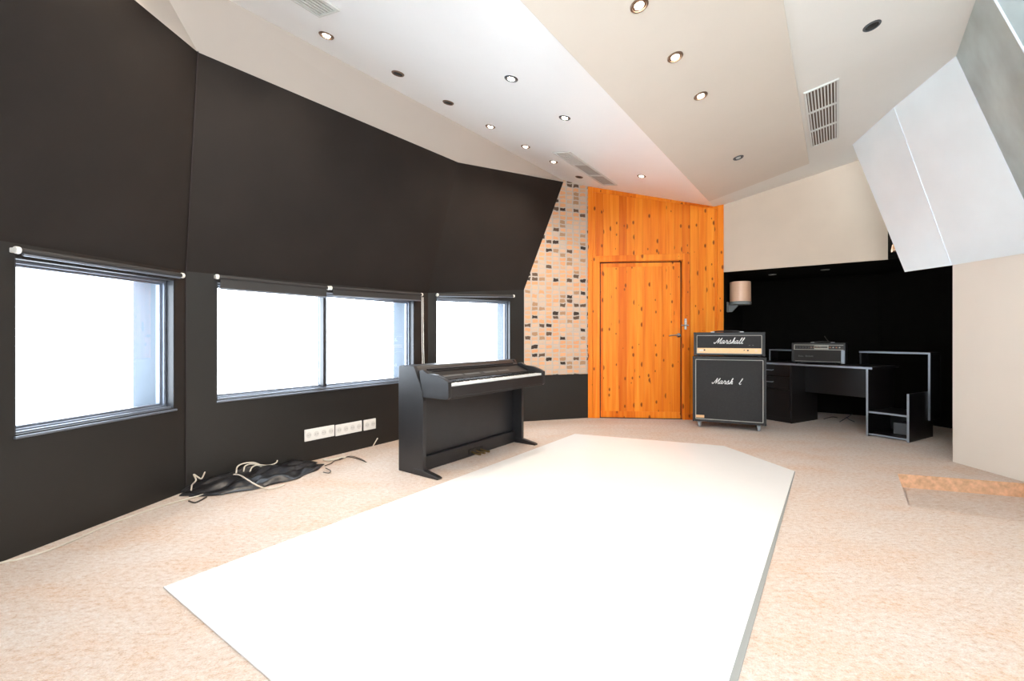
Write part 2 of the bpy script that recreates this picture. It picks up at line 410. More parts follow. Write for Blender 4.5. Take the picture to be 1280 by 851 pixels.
# ---- pine wall with its door
xW = (W1-W0).normalized(); LW = (W1-W0).length
fW = frame(W0, xW, (-xW.y, xW.x, 0), z=(0, 0, 1))
kk = (K1-W0).length
def ztW(s):
    p = W0+xW*s; return zceil(p.x, p.y)+.012
mb = MB(); pw = .098; s = 0.0
while s < LW-1e-4:
    e = min(s+pw, LW); e2 = e-.0035
    segs = [(s, e2, 0), (e2, e, .006)]
    for a, b, d in segs:
        spans = [(0, ztW(a), ztW(b))] if b <= .152 or a >= 1.168 else [(2.0, ztW(a), ztW(b))]
        for lo, ta, tb in spans:
            mb.hexa([(a, d, lo), (b, d, lo), (b, .08, lo), (a, .08, lo), (a, d, ta), (b, d, tb), (b, .08, tb), (a, .08, ta)])
    s = e
struct(mb.build('wall_pine', 'pine', mw=fW))
door = bpy.data.objects.new('door_1', None); COL.objects.link(door); door.matrix_basis = fW; struct(door)
mb = MB(); s = .165
while s < 1.158:
    e = min(s+.11, 1.158); mb.box((s, .012, .009), (e-.003, .05, 1.985)); mb.box((e-.003, .017, .009), (e, .05, 1.985)); s = e
mb.build('door_panel', 'pine', door)
MB().box((.235, .006, 1.935), (1.09, .012, 1.985)).box((.165, .006, .009), (1.158, .013, .09)).build('door_rail', 'pine_trim', door, bevel=.002)
MB().box((.06, -.022, 0), (.148, .02, 2.075)).box((1.176, -.022, 0), (1.262, .02, 2.09)).hexa([(.148, -.022, 2.0), (1.176, -.022, 2.008), (1.176, .02, 2.008), (.148, .02, 2.0), (.148, -.022, 2.075), (1.176, -.022, 2.09), (1.176, .02, 2.09), (.148, .02, 2.075)]).build('door_frame', 'pine_trim', door, bevel=.004)
MB().box((.148, .0, -.05), (1.176, .08, .008)).box((.145, .035, .0), (.172, .065, 2.0)).box((1.150, .035, 0), (1.182, .065, 2.0)).box((.145, .035, 1.980), (1.182, .065, 2.006)).build('door_gap', 'seam', door)
hd = MB().cyl((1.13, .012, 1.06), (1.13, -.012, 1.06), .026).cyl((1.13, -.012, 1.06), (1.13, -.05, 1.06), .009).tube([(1.13, -.05, 1.06), (1.08, -.052, 1.062), (1.0, -.05, 1.055)], .009)
hd.build('door_handle', 'chrome', door, smooth=True)
MB().box((1.192, -.034, 1.13), (1.222, -.022, 1.27)).cyl((1.15, -.036, 1.185), (1.245, -.036, 1.185), .009).build('door_latch', 'chrome', door, bevel=.003)
# corner trims and top trim of the pine wall
def hx(a, b, c, d, y0, y1): return [(a[0], y0, a[1]), (b[0], y0, b[1]), (b[0], y1, b[1]), (a[0], y1, a[1]), (d[0], y0, d[1]), (c[0], y0, c[1]), (c[0], y1, c[1]), (d[0], y1, d[1])]
struct(MB().hexa(hx((0, 0), (.055, 0), (.055, ztW(.055)), (0, ztW(0)), -.016, 0)).build('trim_1', 'pine_trim', mw=fW, bevel=.003))
struct(MB().hexa(hx((LW-.075, 0), (LW, 0), (LW, ztW(LW)), (LW-.075, ztW(LW-.075)), -.02, 0)).build('trim_2', 'pine_trim', mw=fW, bevel=.003))
struct(MB().hexa(hx((.055, ztW(.055)-.075), (LW-.075, ztW(LW-.075)-.045), (LW-.075, ztW(LW-.075)), (.055, ztW(.055)), -.012, 0)).build('trim_3', 'pine_trim', mw=fW, bevel=.003))
struct(MB().box((.055, -.014, 0), (.148, 0, .075)).box((1.176, -.026, 0), (1.60, 0, .075)).build('baseboard_pine', 'pine_trim', mw=fW, bevel=.003))

# ---- niche behind the soffit, black
N1 = W(7.6, -1.157); N2 = W(7.6, .45); N3 = P2(5.0, 5.1); N4 = P2(4.3, 3.95); R0 = P2(3.66, 3.78)
for nm, a, b, h in (('wall_niche_left', W1, N1, 1.88), ('wall_niche_back', N1, N2, 1.88), ('wall_niche_corner', N2, N3, 1.88), ('wall_niche_right', N3, N4, 2.9), ('wall_niche_return', N4, R0, 2.9)):
    wall(nm, a, b, -.12, (h, h), 'black', .05, 1)
nc = [W(6.186, -1.2, 1.851), W(7.65, -1.2, 1.851), W(7.65, .5, 1.851), N3+Z*1.851+U*.05, W(6.186, 1.45, 1.851)]
struct(MB().prism(nc, (0, 0, .04)).build('ceiling_niche', 'black'))
def soft(s):
    p = W(6.17, -1.157+s); return zceil(p.x, p.y)+.025
wall('wall_soffit', W(6.17, -1.157), W(6.17, .435), 1.85, soft, 'soffit', .02, 1)
wall('wall_soffit_side', W(6.36, .42), W(6.36, 1.5), 1.90, (3.0, 3.0), 'black', .03, 1)
tag(MB().tube([(0, 0, 0), (.03, .005, .03), (.04, 0, .09)], lambda t: .032*(1-.3*t)).build('wooden_block', 'brown', mw=frame(W(6.24, .50, 1.925), U, -VV)), 'small brown wooden block in the dark gap between beige soffit and white slanted board', 'wooden block')
struct(MB().prism([W(6.19, .437, 1.892), W(6.34, .437, 1.892), W(6.34, 1.3, 1.892), W(6.19, 1.3, 1.892)], (0, 0, .032)).build('trim_4', 'black'))

# ---- right wall and the aluminium faced boards leaning out over it
R1 = P2(3.66, 3.1); R2 = P2(3.09, 2.3); R3 = P2(3.0, -.7)
def up(p, z): return V((p.x, p.y, z))
wall('wall_right', R0, R1, -.12, (2.9, 2.9), 'wall_r', .05, 1)
wall('wall_right_near', R1, R2, -.12, (2.6, 2.6), 'wall_r', .05, 1)
wall('wall_right_side', R2, R3, -.12, (2.6, 2.6), 'wall_r', .05, 1)
zb = 1.63
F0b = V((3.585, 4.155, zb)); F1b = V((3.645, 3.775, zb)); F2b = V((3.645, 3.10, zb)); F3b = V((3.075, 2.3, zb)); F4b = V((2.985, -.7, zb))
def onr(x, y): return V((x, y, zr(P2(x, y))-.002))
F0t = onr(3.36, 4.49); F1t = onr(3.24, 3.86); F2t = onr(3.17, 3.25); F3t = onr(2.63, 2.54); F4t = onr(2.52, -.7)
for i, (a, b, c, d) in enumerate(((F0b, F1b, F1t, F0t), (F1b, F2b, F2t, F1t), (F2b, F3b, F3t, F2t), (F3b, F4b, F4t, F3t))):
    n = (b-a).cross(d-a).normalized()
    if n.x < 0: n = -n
    struct(patch(a, b, c, d, n*.02).build('wall_right_panel' if i == 0 else 'wall_right_panel_' + ['', 'second', 'third', 'fourth'][i], 'alu_light' if i < 2 else 'alu_shaded', smooth=True))
struct(MB().tube([F1b, F1t], .005, smooth=1).tube([F2b, F2t], .005, smooth=1).tube([F3b, F3t], .006, smooth=1).tube([F0t, F1t, F2t], .004, smooth=1).build('trim_5', 'alu_edge'))

# ---- back wall behind the camera, with an unglazed opening added to let in fill light
Bk0 = P2(3.0, -.7); Bk1 = A0
Lb = (Bk1-Bk0).length
def zback(s):
    p = Bk0+(Bk1-Bk0).normalized()*s; return min(zceil(p.x, p.y), 2.95)
wall('wall_back', Bk0, Bk1, -.12, lambda s: 2.66, 'plaster', .08, -1, [(1.7, 3.9, .85, 2.15)])

# ---- floor with a shallow sunken step at the right
D1 = P2(2.92, 3.447); D2 = P2(3.62, 3.22); D3 = P2(3.58, 3.02); D4 = P2(3.09, 2.42); D5 = P2(2.43, 2.79)
from mathutils.geometry import delaunay_2d_cdt
outer_p = [A0.xy, R3.xy, R2.xy, R1.xy, R0.xy, N4.xy, N3.xy, N2.xy, N1.xy, W1.xy, W0.xy, CD.xy, BC.xy, AB.xy]
hole_p = [p.xy for p in (D1, D2, D3, D4, D5)]
pts = [V(p) for p in outer_p+hole_p]; no = len(outer_p); nh = len(hole_p)
res = delaunay_2d_cdt(pts, [(i, (i+1) % no) for i in range(no)]+[(no+i, no+(i+1) % nh) for i in range(nh)], [], 0, 1e-5)
vs2, fs2 = res[0], res[2]
def inside(p, poly):
    c = False
    for i in range(len(poly)):
        a, b = poly[i], poly[i-1]
        if (a[1] > p[1]) != (b[1] > p[1]) and p[0] < (b[0]-a[0])*(p[1]-a[1])/(b[1]-a[1])+a[0]: c = not c
    return c
mb = MB(); vv = [mb.bm.verts.new((p[0], p[1], 0)) for p in vs2]
for f in fs2:
    cx = sum(vs2[i][0] for i in f)/len(f); cy = sum(vs2[i][1] for i in f)/len(f)
    if inside((cx, cy), outer_p) and not inside((cx, cy), hole_p): mb.bm.faces.new([vv[i] for i in f])
PD = .10
eb = MB()
for a, b in zip((D1, D2, D3, D4, D5), (D2, D3, D4, D5, D1)): eb.poly([a, b, b-Z*PD, a-Z*PD])
struct(eb.build('trim_7', 'carpet_edge'))
mb.poly([p-Z*PD for p in (D1, D2, D3, D4, D5)])
struct(mb.build('floor', 'carpet'))

# ---- white platform
pf = [W(.69, -2.25), W(4.33, -2.27), W(4.67, -.87), W(4.10, -.264), W(.69, -.262)]
plat = empty('floor_platform', Matrix.Identity(4), 'large low white lacquered platform with cut corner set in the carpet', 'platform')
MB().prism([p+Z*.001 for p in pf], (0, 0, .007)).build('top_board', 'white_floor', plat, bevel=.001)
MB().prism([pf[4]+Z*.001, pf[3]+Z*.001, pf[3]+V((.006, .0, .001)), pf[4]+VV*.027+Z*.001], (0, 0, .004)).build('edge_strip', 'riser', plat)
MB().prism([pf[0]+Z*.001-VV*.004, pf[1]+Z*.001-VV*.004+U*.003, pf[1]+Z*.001, pf[0]+Z*.001], (0, 0, .0045)).prism([pf[1]+Z*.001-VV*.004+U*.003, pf[2]+Z*.001+U*.004, pf[3]+Z*.001+U*.004, pf[3]+Z*.001, pf[2]+Z*.001, pf[1]+Z*.001], (0, 0, .0045)).build('edge_strip', 'riser', plat)

# ---- windows (frames, panes)
def window(i, mw, s0, s1, z0, z1, mull=()):
    o = bpy.data.objects.new('window_%d' % i, None); COL.objects.link(o); o.matrix_basis = mw; struct(o)
    t = .032
    def ring(a, b, c, d, t, y0, y1):
        return MB().box((a, y0, c), (b, y1, c+t)).box((a, y0, d-t), (b, y1, d)).box((a, y0, c+t), (a+t, y1, d-t)).box((b-t, y0, c+t), (b, y1, d-t))
    ring(s0, s1, z0, z1, .007, .002, .06).build('window_lining', 'frame_dark', o, bevel=.002)
    ring(s0+.007, s1-.007, z0+.007, z1-.007, .016, .055, .12).build('window_frame', 'frame', o, bevel=.003)
    edges = [s0+.02, *mull, s1-.02]
    for a, b in zip(edges, edges[1:]):
        ring(a, b, z0+.02, z1-.02, .016, .075, .105).build('sash', 'frame', o, bevel=.003)
        MB().box((a+.016, .088, z0+.036), (b-.016, .092, z1-.036)).build('pane', 'glass', o)
    for m_ in mull: MB().box((m_-.016, .03, z0+.02), (m_+.016, .11, z1-.02)).build('mullion', 'frame_dark', o, bevel=.002)
    MB().box((s0-.004, -.012, z0-.014), (s1+.01, .07, z0-.001)).box((s0, .02, z0-.002), (s1, .04, z0+.016)).build('window_sill', 'frame', o, bevel=.003)
    return o
window(1, mA, *HA[0]); window(2, mB, *HB[0], mull=(1.058,)); window(3, mC, *HC[0])

# ---- roller blinds
def blind(mw, s0, s1, z, drop, label, chain=(), zr_=None):
    zr_ = z if zr_ is None else zr_
    f = mw @ Matrix.Translation((s0, -.035, z))
    o = empty('roller_blind', f, label, 'blind', 'roller blinds over the side windows'); L = s1-s0; dz = zr_-z
    MB().cyl((.01, 0, 0), (L-.01, 0, dz), .014).build('roller_tube', 'blind', o, smooth=True)
    if drop: MB().hexa([(.02, -.006, -drop), (L-.02, -.006, dz-drop), (L-.02, .0, dz-drop), (.02, 0, -drop), (.02, -.006, 0), (L-.02, -.006, dz), (L-.02, 0, dz), (.02, 0, 0)]).build('blind_cloth', 'blind', o)
    for x, dd in ((0, 0), (L, dz)): MB().cyl((x-.010, 0, dd), (x+.010, 0, dd), .017).box((x-.008, 0, dd-.012), (x+.008, .034, dd+.012)).build('end_bracket', 'ivory', o, bevel=.004)
    MB().cyl((.02, -.004, -drop-.006 if drop else -.014), (L-.02, -.004, dz-drop-.006 if drop else dz-.014), .006).build('bottom_bar', 'frame', o, smooth=True)
    for x, n in chain:
        MB().tube([(x, -.012, 0), (x+.002, -.012, -n*.5), (x+.008, -.014, -n)], .0035, 6).tube([(x+.02, -.012, 0), (x+.024, -.012, -n*.5), (x+.034, -.014, -n)], .0035, 6).tube([(x+.008, -.014, -n), (x+.02, -.014, -n-.02), (x+.034, -.014, -n)], .0035, 6).build('pull_chain', 'ivory', o, smooth=True)
    return o
blind(mA, 2.862, 3.74, 1.438, .012, 'rolled up black blind with ivory brackets over the nearest left window')
blind(mB, .178, 1.045, 1.456, .075, 'black roller blind over the left half of the wide double window')
blind(mB, 1.068, 2.15, 1.458, .06, 'black roller blind over the right half of the wide window, chain hanging beside it', chain=((2.17-1.068-.03, .78),), zr_=1.485)
blind(mC, .095, 1.075, 1.497, 0, 'slim rolled blind over the single far window behind the piano', zr_=1.53)

# wall fabric seams
sm = MB().tube([z_(AB, 1.47)+V((.006, -.004, 0)), ABt+V((.006, -.006, 0))], .004, 6, 1).tube([z_(AB, 0.01)+V((.004, -.003, 0)), z_(AB, 1.47)+V((.004, -.003, 0))], .003, 6, 1)
struct(sm.build('trim_6', 'seam'))

# ---- outlets on the long left wall
def outlet(s, z, n, label):
    f = mB @ Matrix.Translation((s, -.001, z)); o = empty('socket_strip', f, label, 'socket', 'white sockets low on the dark wall')
    w_ = .069*n
    MB().box((0, -.012, 0), (w_, 0, .098)).build('face_plate', 'outlet', o, bevel=.004)
    for k in range(n):
        c = .069*(k+.5)
        MB().cyl((c, -.0125, .05), (c, -.0145, .05), .023).cyl((c-.009, -.0146, .05), (c-.009, -.0152, .05), .003).build('socket', 'outlet_in', o)
        MB().cyl((c-.009, -.0150, .05), (c-.009, -.0158, .05), .0025).cyl((c+.009, -.0150, .05), (c+.009, -.0158, .05), .0025).build('pin_hole', 'dark_hole', o)
outlet(.846, .172, 4, 'four-gang white socket strip nearest the window mullion, leftmost of three')
outlet(1.134, .166, 4, 'four-gang white socket strip in the middle of the row')
outlet(1.432, .164, 2, 'short two-gang white socket plate nearest the piano')

# ---- downlights
def inPlane(u, v, left=True, d=0):
    p = W(u, v); p.z = (zl(p) if left else zr(p)) - d; return p
nLd = V((-VV.x*SL, -VV.y*SL, -1)).normalized(); nRd = V((VV.x*SR, VV.y*SR, -1)).normalized()
def downlight(u, v, left, lit, label, ring='bronze', d=0, z=None, n=None, tilt=0):
    n = n or (nLd if left else nRd); p = inPlane(u, v, left, d) if z is None else W(u, v, z)
    x = (U - n*U.dot(n)).normalized()
    f = frame(p, x, (-n).cross(x).normalized(), z=-n)   # local z points up into the ceiling
    o = empty('downlight', f, label, 'downlight', 'recessed ceiling downlights')
    MB().lathe([(.047, 0), (.047, -.003), (.043, -.007), (.037, -.007), (.035, -.001)]).build('trim_ring', ring, o, smooth=True)
    MB().lathe([(.036, -.001), (0, -.0012)]).build('cavity', 'bronze' if lit else 'dark_hole', o)
    MB().lathe([(.0, -.011), (.014, -.010), (.022, -.006), (.024, -.0012)]).build('lamp', 'bulb_on' if lit else ('bulb_off' if tilt else 'dark_hole'), o, smooth=True)
    if lit:
        ld = bpy.data.lights.new('lamp_light', 'SPOT'); ld.energy = SPOT_W; ld.color = (1, .86, .70); ld.spot_size = math.radians(115); ld.spot_blend = 1; ld.shadow_soft_size = .025
        lo = bpy.data.objects.new('lamp_light', ld); COL.objects.link(lo); lo.parent = o; lo.location = (0, 0, -.03)
row1 = [(1.709, -2.703, 1, 'lit bronze downlight nearest the camera in the left row, beside the slim vent'), (2.248, -2.64, 0, 'unlit dark downlight, second in the left row'), (2.762, -2.62, 0, 'unlit dark downlight, third in the left row between an unlit and a lit one'), (3.292, -2.594, 1, 'lit downlight, fourth in the left row after two unlit ones'), (3.832, -2.566, 1, 'lit downlight in the left row just before the far ceiling vent'), (4.321, -2.525, 1, 'lit downlight right beside the near end of the far ceiling vent'), (4.899, -2.509, 0, 'unlit downlight above the brick wall, last in the left row')]
for u, v, l, t in row1: downlight(u, v, True, bool(l), t)
for u, v, l, t in [(2.52, -1.805, 1, 'lit chrome-rimmed downlight nearest the camera on the bluish white ceiling slope'), (3.204, -1.769, 1, 'lit dark-rimmed downlight, middle of the row on the bluish white slope'), (4.814, -1.717, 1, 'lit downlight over the pine wall between vent and beige board')]: downlight(u, v, True, True, t, 'nickel' if u < 4 else 'bronze')
for u, v, l, t in [(2.281, -.826, 1, 'lit downlight cut by the top edge of the photo on the beige board'), (2.835, -.802, 1, 'larger-looking lit downlight on the beige board, second from the top'), (3.402, -.785, 1, 'lit downlight on the beige board, third from the top'), (4.789, -.765, 0, 'unlit dark-rimmed downlight at the far end of the beige board')]: downlight(u, v, False, bool(l), t, 'bronze' if l else 'nickel', d=.0145, tilt=1)
downlight(3.55, .175, False, False, 'unlit dark downlight on the off-white ceiling right of the vent', 'nickel')
for u, t in ((1.17, 'unseen fill downlight added level with the slim vent, above the nearest left window'), (.63, 'unseen fill downlight added second behind the slim vent, beside the camera'), (.09, 'unseen fill downlight added at the very near end of the left row')): downlight(u, -2.70, True, True, t)  # out-of-view lamps added for warm fill, continuing the left row
downlight(1.10, -1.80, True, True, 'unseen fill downlight added on the white ceiling slope above the camera', 'nickel')  # added out-of-view lamp, warm fill over the camera
for u, t in ((1.73, 'unseen fill downlight added on the beige board just behind the one at the photo edge'), (1.17, 'unseen fill downlight added on the beige board straight above the camera')): downlight(u, -.83, False, True, t, d=.0145)  # added out-of-view lamps, more warm fill from the board
for u, v, t in ((6.76, -.68, 'small chrome downlight in the black niche ceiling nearest the wall lamp'), (6.65, -.115, 'small unlit downlight in the black niche ceiling, right one of the pair')):
    downlight(u, v, False, False, t, 'steel', z=1.8505, n=V((0, 0, -1)), tilt=1)

# ---- ceiling vents
def vent(u0, u1, v0, v1, left, label, nsec=3, nsl=9, dark=(0, 1, 1), along=False):
    n = nLd if left else nRd; p = inPlane(u0, v0, left)
    x = U.copy(); y = (-n).cross(x).normalized()   # y across
    if y.dot(VV) < 0: y = -y
    z = x.cross(y); f = frame(p, x, y, z=z)        # z may point down
    sg = 1 if z.z < 0 else -1                      # +sg goes into the room
    L = u1-u0; Wd = abs(v1-v0)*math.sqrt(1+(SL if left else SR)**2)
    o = empty('ceiling_vent', f, label, 'air vent', 'white slotted ceiling vents')
    def bz(a, b): return (min(a, b), max(a, b))
    def bx_(mb, x0, y0, h0, x1, y1, h1):
        a, b = bz(sg*h0, sg*h1); return mb.box((x0, y0, a), (x1, y1, b))
    bx_(MB(), .01, .01, .0005, L-.01, Wd-.01, .002).build('backing', 'vent_back', o)
    fr = MB(); t = .016
    for a in ((0, 0, L, t), (0, Wd-t, L, Wd), (0, t, t, Wd-t), (L-t, t, L, Wd-t)): bx_(fr, a[0], a[1], 0, a[2], a[3], .012)
    for k in range(1, nsec): bx_(fr, L*k/nsec-.011, t, 0, L*k/nsec+.011, Wd-t, .012)
    fr.build('vent_frame', 'vent', o, bevel=.002)
    for k in range(nsec):
        a, b = L*k/nsec+.014, L*(k+1)/nsec-.014
        if along is True or (along == 'cross' and k == 0):
            for j in range(6):
                c = t+(Wd-2*t)*(j+.5)/6; bx_(MB(), a, c-.0085, .003, b, c+.0085, .008).build('slat', 'vent', o)
        elif along == 'cross':
            for j in range(13):
                c = a+(b-a)*(j+.5)/13; bx_(MB(), c-.0045, t, .001, c+.0045, Wd-t, .0035).build('slat', 'vent', o)
        else:
            for j in range(nsl):
                c = t+(Wd-2*t)*(j+.5)/nsl; q = bx_(MB(), a, c-.0045, .002, b, c+.0045, .010).build('slat', 'vent', o)
vent(4.0, 5.21, -2.35, -2.15, True, 'long three-part vent in the white ceiling slope above the brick and pine walls', along='cross')
vent(4.05, 5.25, -.205, .012, False, 'three-part slotted vent on the off-white ceiling beside the slanted boards')
vent(.35, 1.55, -2.52, -2.31, True, 'white slatted vent cut off by the top edge above the left windows', along=True)

# ---- wall lamp in the niche
f = frame(W(6.41, -1.157, 1.36), U, -VV)
o = empty('wall_lamp', f, 'wall lamp with peach cylindrical shade and grey bracket beside the pine wall', 'wall lamp')
yc = -.155
MB().box((-.035, -.02, 0), (.035, -.001, .13)).prism([(-.02, -.02, .0), (-.02, -.06, .0), (-.02, -.13, .075), (-.02, -.13, .10), (-.02, -.02, .10)], (.04, 0, 0)).build('bracket', 'sconce', o, bevel=.004)
MB().lathe([(0, .088), (.125, .088), (.128, .093), (.128, .125), (.12, .128), (0, .128)], (0, yc, 0)).build('holder', 'sconce', o, smooth=True)
MB().lathe([(.120, .128), (.124, .132), (.122, .375), (.116, .380), (.112, .376), (.114, .132)], (0, yc, 0), 48).build('lamp_shade', 'shade', o, smooth=True)
MB().lathe([(0, .128), (.02, .13), (.02, .2), (.03, .24), (.02, .275), (0, .285)], (0, yc, 0)).build('bulb', 'bulb_off', o, smooth=True)

# ---- digital piano
f = frame(W(2.365, -2.5, 0), U, -VV)
o = empty('digital_piano', f, 'black upright digital piano with brass pedals against the window wall', 'piano')
PL = 1.335
side = [(.27, 0), (.27, .80), (.262, .815), (.10, .815), (.085, .79), (.06, .735), (.035, .69), (.015, .63), (0, .56), (0, 0)]
for x in (0, PL-.034): MB().prism([(x, y, z) for y, z in side], (.034, 0, 0)).build('side_panel', 'satin_black', o, bevel=.003)
cheek = [(.02, .585), (-.235, .585), (-.25, .60), (-.25, .712), (-.20, .735), (-.13, .757), (-.04, .765), (-.02, .775), (0.01, .79), (.05, .78)]
for x in (.008, PL-.042): MB().prism([(x, y, z) for y, z in cheek], (.034, 0, 0)).build('key_cheek', 'satin_black', o, bevel=.003)
MB().box((.042, -.245, .585), (PL-.042, .02, .64)).box((.042, -.248, .60), (PL-.042, -.232, .678)).build('key_bed', 'satin_black2', o, bevel=.003)
MB().prism([(.042, -.085, .64), (.042, -.085, .712), (.042, .045, .762), (.042, .06, .64)], (PL-.084, 0, 0)).build('control_panel', 'satin_black2', o, bevel=.002)
MB().prism([(.034, .045, .70), (.034, .05, .775), (.034, .085, .783), (.034, .10, .80), (.034, .12, .815), (.034, .27, .815), (.034, .27, .70)], (PL-.068, 0, 0)).build('top_lid', 'satin_black', o, bevel=.002)
MB().box((.10, .055, .776), (PL-.10, .066, .790)).build('music_rest', 'satin_black', o, bevel=.002)
MB().box((.034, .115, .03), (PL-.034, .135, .70)).build('rear_panel', 'satin_black', o)
MB().box((.034, .075, .005), (PL-.034, .115, .115)).build('lower_rail', 'satin_black', o, bevel=.006)
for x in (.0, PL-.034): MB().prism([(x-.004, -.155, 0), (x-.004, -.16, .012), (x-.004, -.13, .022), (x-.004, .0, .045), (x-.004, .10, .045), (x-.004, .10, 0)], (.045, 0, 0)).build('foot', 'satin_black', o, bevel=.003)
for k in range(3):
    x = PL*.52+.06*(k-1)
    MB().tube([(x, .09, .045), (x, .05, .04), (x, .0, .035), (x, -.03, .037)], lambda t: .007+.004*t, 8).build('pedal', 'brass', o, smooth=True)
MB().box((PL*.52-.095, .066, .02), (PL*.52+.095, .08, .07)).build('pedal_plate', 'satin_black2', o, bevel=.003)
for x0, x1 in ((.18, .40), (.43, .62), (.68, .86), (.88, 1.04)):
    MB().prism([(x0, -.045, .7275), (x0, -.02, .7375), (x0, -.0205, .7385), (x0, -.0455, .7285)], (x1-x0, 0, 0)).build('button_row', 'grey_print', o)
kb = MB().box((.046, -.23, .64), (PL-.046, -.085, .665)).build('keyboard', 'key_black', o)
kw = (PL-.092)/52
for i in range(52):
    x = .046+i*kw; MB().box((x+.0005, -.231, .665), (x+kw-.0005, -.085, .696)).build('white_key', 'key_white', kb)
    if i < 51 and i % 7 in (0, 2, 3, 5, 6) and i not in ():
        MB().box((x+kw-.006, -.185, .69), (x+kw+.006, -.085, .708)).build('black_key', 'key_black', kb)

# ---- script lettering, drawn with strokes
GL = {
 'M': ([[(-.45, .45), (-.42, .12), (-.2, .0), (.05, .25), (.35, 1.0), (.66, 1.9)], [(.66, 1.9), (.64, 1.0), (.70, .05)], [(.70, .05), (1.0, .95), (1.5, 1.9)], [(1.5, 1.9), (1.34, .9), (1.38, .12), (1.5, .02), (1.72, .2)]], 1.72),
 'a': ([[(.80, .92), (.50, 1.05), (.15, .70), (.10, .2), (.30, .02), (.60, .35), (.84, 1.0)], [(.84, 1.0), (.72, .4), (.80, .05), (1.0, .05), (1.15, .25)]], 1.15),
 'r': ([[(0, .25), (.25, .95), (.30, 1.22), (.36, .95), (.62, .92), (.74, .88)], [(.74, .88), (.60, .45), (.64, .08), (.80, .0), (1.0, .25)]], 1.0),
 's': ([[(0, .25), (.30, .85), (.46, 1.25), (.52, .85), (.66, .45), (.58, .05), (.30, -.02), (.12, .14)], [(.60, .06), (.82, .06), (1.0, .25)]], 1.0),
 'h': ([[(0, .25), (.36, 1.1), (.52, 1.85), (.38, 1.95), (.26, 1.4), (.20, .6), (.18, .0)], [(.18, .0), (.34, .65), (.58, .98), (.72, .80), (.64, .3), (.74, .02), (.98, .25)]], .98),
 'l': ([[(0, .25), (.38, 1.1), (.56, 1.85), (.42, 1.95), (.28, 1.4), (.20, .5), (.30, .05), (.50, .02), (.70, .25)]], .70),
}
def lettering(text, width, r, name, m, parent, org):
    x = 0; items = []; 
    for ch in text:
        if ch == ' ': x += .92; continue
        st, ad = GL[ch]; items.append((x, st)); x += ad
    k = width/(x+.6); mb = MB()
    for x0, st in items:
        for s_ in st: mb.tube([(org[0]+(x0+.35+a+.38*b_)*k, org[1], org[2]+b_*k) for a, b_ in s_], r, 6, 3)
    return mb.build(name, m, parent, smooth=True)

# ---- guitar stack: cabinet on casters with a head on top
L0 = P2(2.085, 5.25); R_ = P2(2.765, 4.945); xa = (R_-L0).normalized(); ya = V((-xa.y, xa.x, 0))
cw = (R_-L0).length; f = frame(L0+Z*0, xa, ya)
o = empty('speaker_cabinet', f, 'tall black speaker cabinet on casters with cream piping, under the amplifier head', 'speaker cabinet')
cz = .07; ch = .745; cd = .36; t = .022
MB().box((0, t, cz), (cw, cd, cz+ch)).box((0, 0, cz), (t, t, cz+ch)).box((cw-t, 0, cz), (cw, t, cz+ch)).box((t, 0, cz), (cw-t, t, cz+t)).box((t, 0, cz+ch-t), (cw-t, t, cz+ch)).build('cabinet_body', 'tolex', o, bevel=.004)
def piping(mb, a, b, c, d, y, r): return mb.tube([(a, y, c), (b, y, c)], r, 6, 1).tube([(b, y, c), (b, y, d)], r, 6, 1).tube([(b, y, d), (a, y, d)], r, 6, 1).tube([(a, y, d), (a, y, c)], r, 6, 1)
MB().prism([(t, .02, cz+t), (t, .006, cz+t), (t, .006, cz+.40), (t, .014, cz+ch-t), (t, .021, cz+ch-t)], (cw-2*t, 0, 0)).build('grille', 'cloth', o)
piping(MB(), t+.010, cw-t-.010, cz+t+.010, cz+ch-t-.012, .004, .0045).build('piping', 'piping', o)
lettering('Marsh  l', .30, .0034, 'logo', 'logo', o, (.205, .006, cz+.44))
MB().box((t+.012, .001, cz+.045), (t+.10, .006, cz+.075)).build('badge', 'gold', o)
for x in (.0, cw-.02):
    for z in (cz, cz+ch-.022): MB().box((x-.002, -.003, z-.001), (x+.022, .02, z+.023)).build('corner_guard', 'tolex', o, bevel=.006)
for x in (.07, cw-.07):
    for y in (.05, cd-.05):
        c_ = MB().cyl((x-.014, y, .032), (x+.014, y, .032), .032).build('caster', 'caster', o, bevel=.004)
        MB().box((x-.018, y-.014, .03), (x-.013, y+.014, cz)).box((x+.013, y-.014, .03), (x+.018, y+.014, cz)).box((x-.02, y-.02, cz-.006), (x+.02, y+.02, cz)).build('fork', 'steel', c_)
# head
hz = cz+ch+.014; hh = .262; hw = cw-.02; hd_ = .215
f2 = f @ Matrix.Translation((.01, .012, hz))
o = empty('amplifier_head', f2, 'black guitar amplifier head with gold control strip on top of the speaker cabinet', 'amplifier')
MB().box((0, .02, 0), (hw, hd_, hh)).box((0, 0, 0), (.03, .02, hh)).box((hw-.03, 0, 0), (hw, .02, hh)).box((.03, 0, 0), (hw-.03, .02, .022)).box((.03, 0, hh-.034), (hw-.03, .02, hh)).build('head_body', 'tolex', o, bevel=.006)
MB().box((.034, .008, .085), (hw-.034, .02, hh-.036)).build('grille', 'cloth', o)
piping(MB(), .034, hw-.034, .022, hh-.036, .006, .0038).build('piping', 'piping', o)
pn = MB().box((.038, .006, .026), (hw-.038, .02, .083)).build('control_panel', 'gold', o)
for k in range(6): MB().cyl((.20+.062*k+.02, .006, .055), (.20+.062*k+.02, -.012, .055), .012, .010).build('knob', 'gold', pn, smooth=True)
for x in (.115, .523, .556): MB().cyl((x, .006, .06), (x, -.008, .06), .009).build('switch', 'key_black', pn)
for x in (.070, .09): MB().cyl((x, .006, .055), (x, .002, .055), .008).build('input_jack', 'steel', pn)
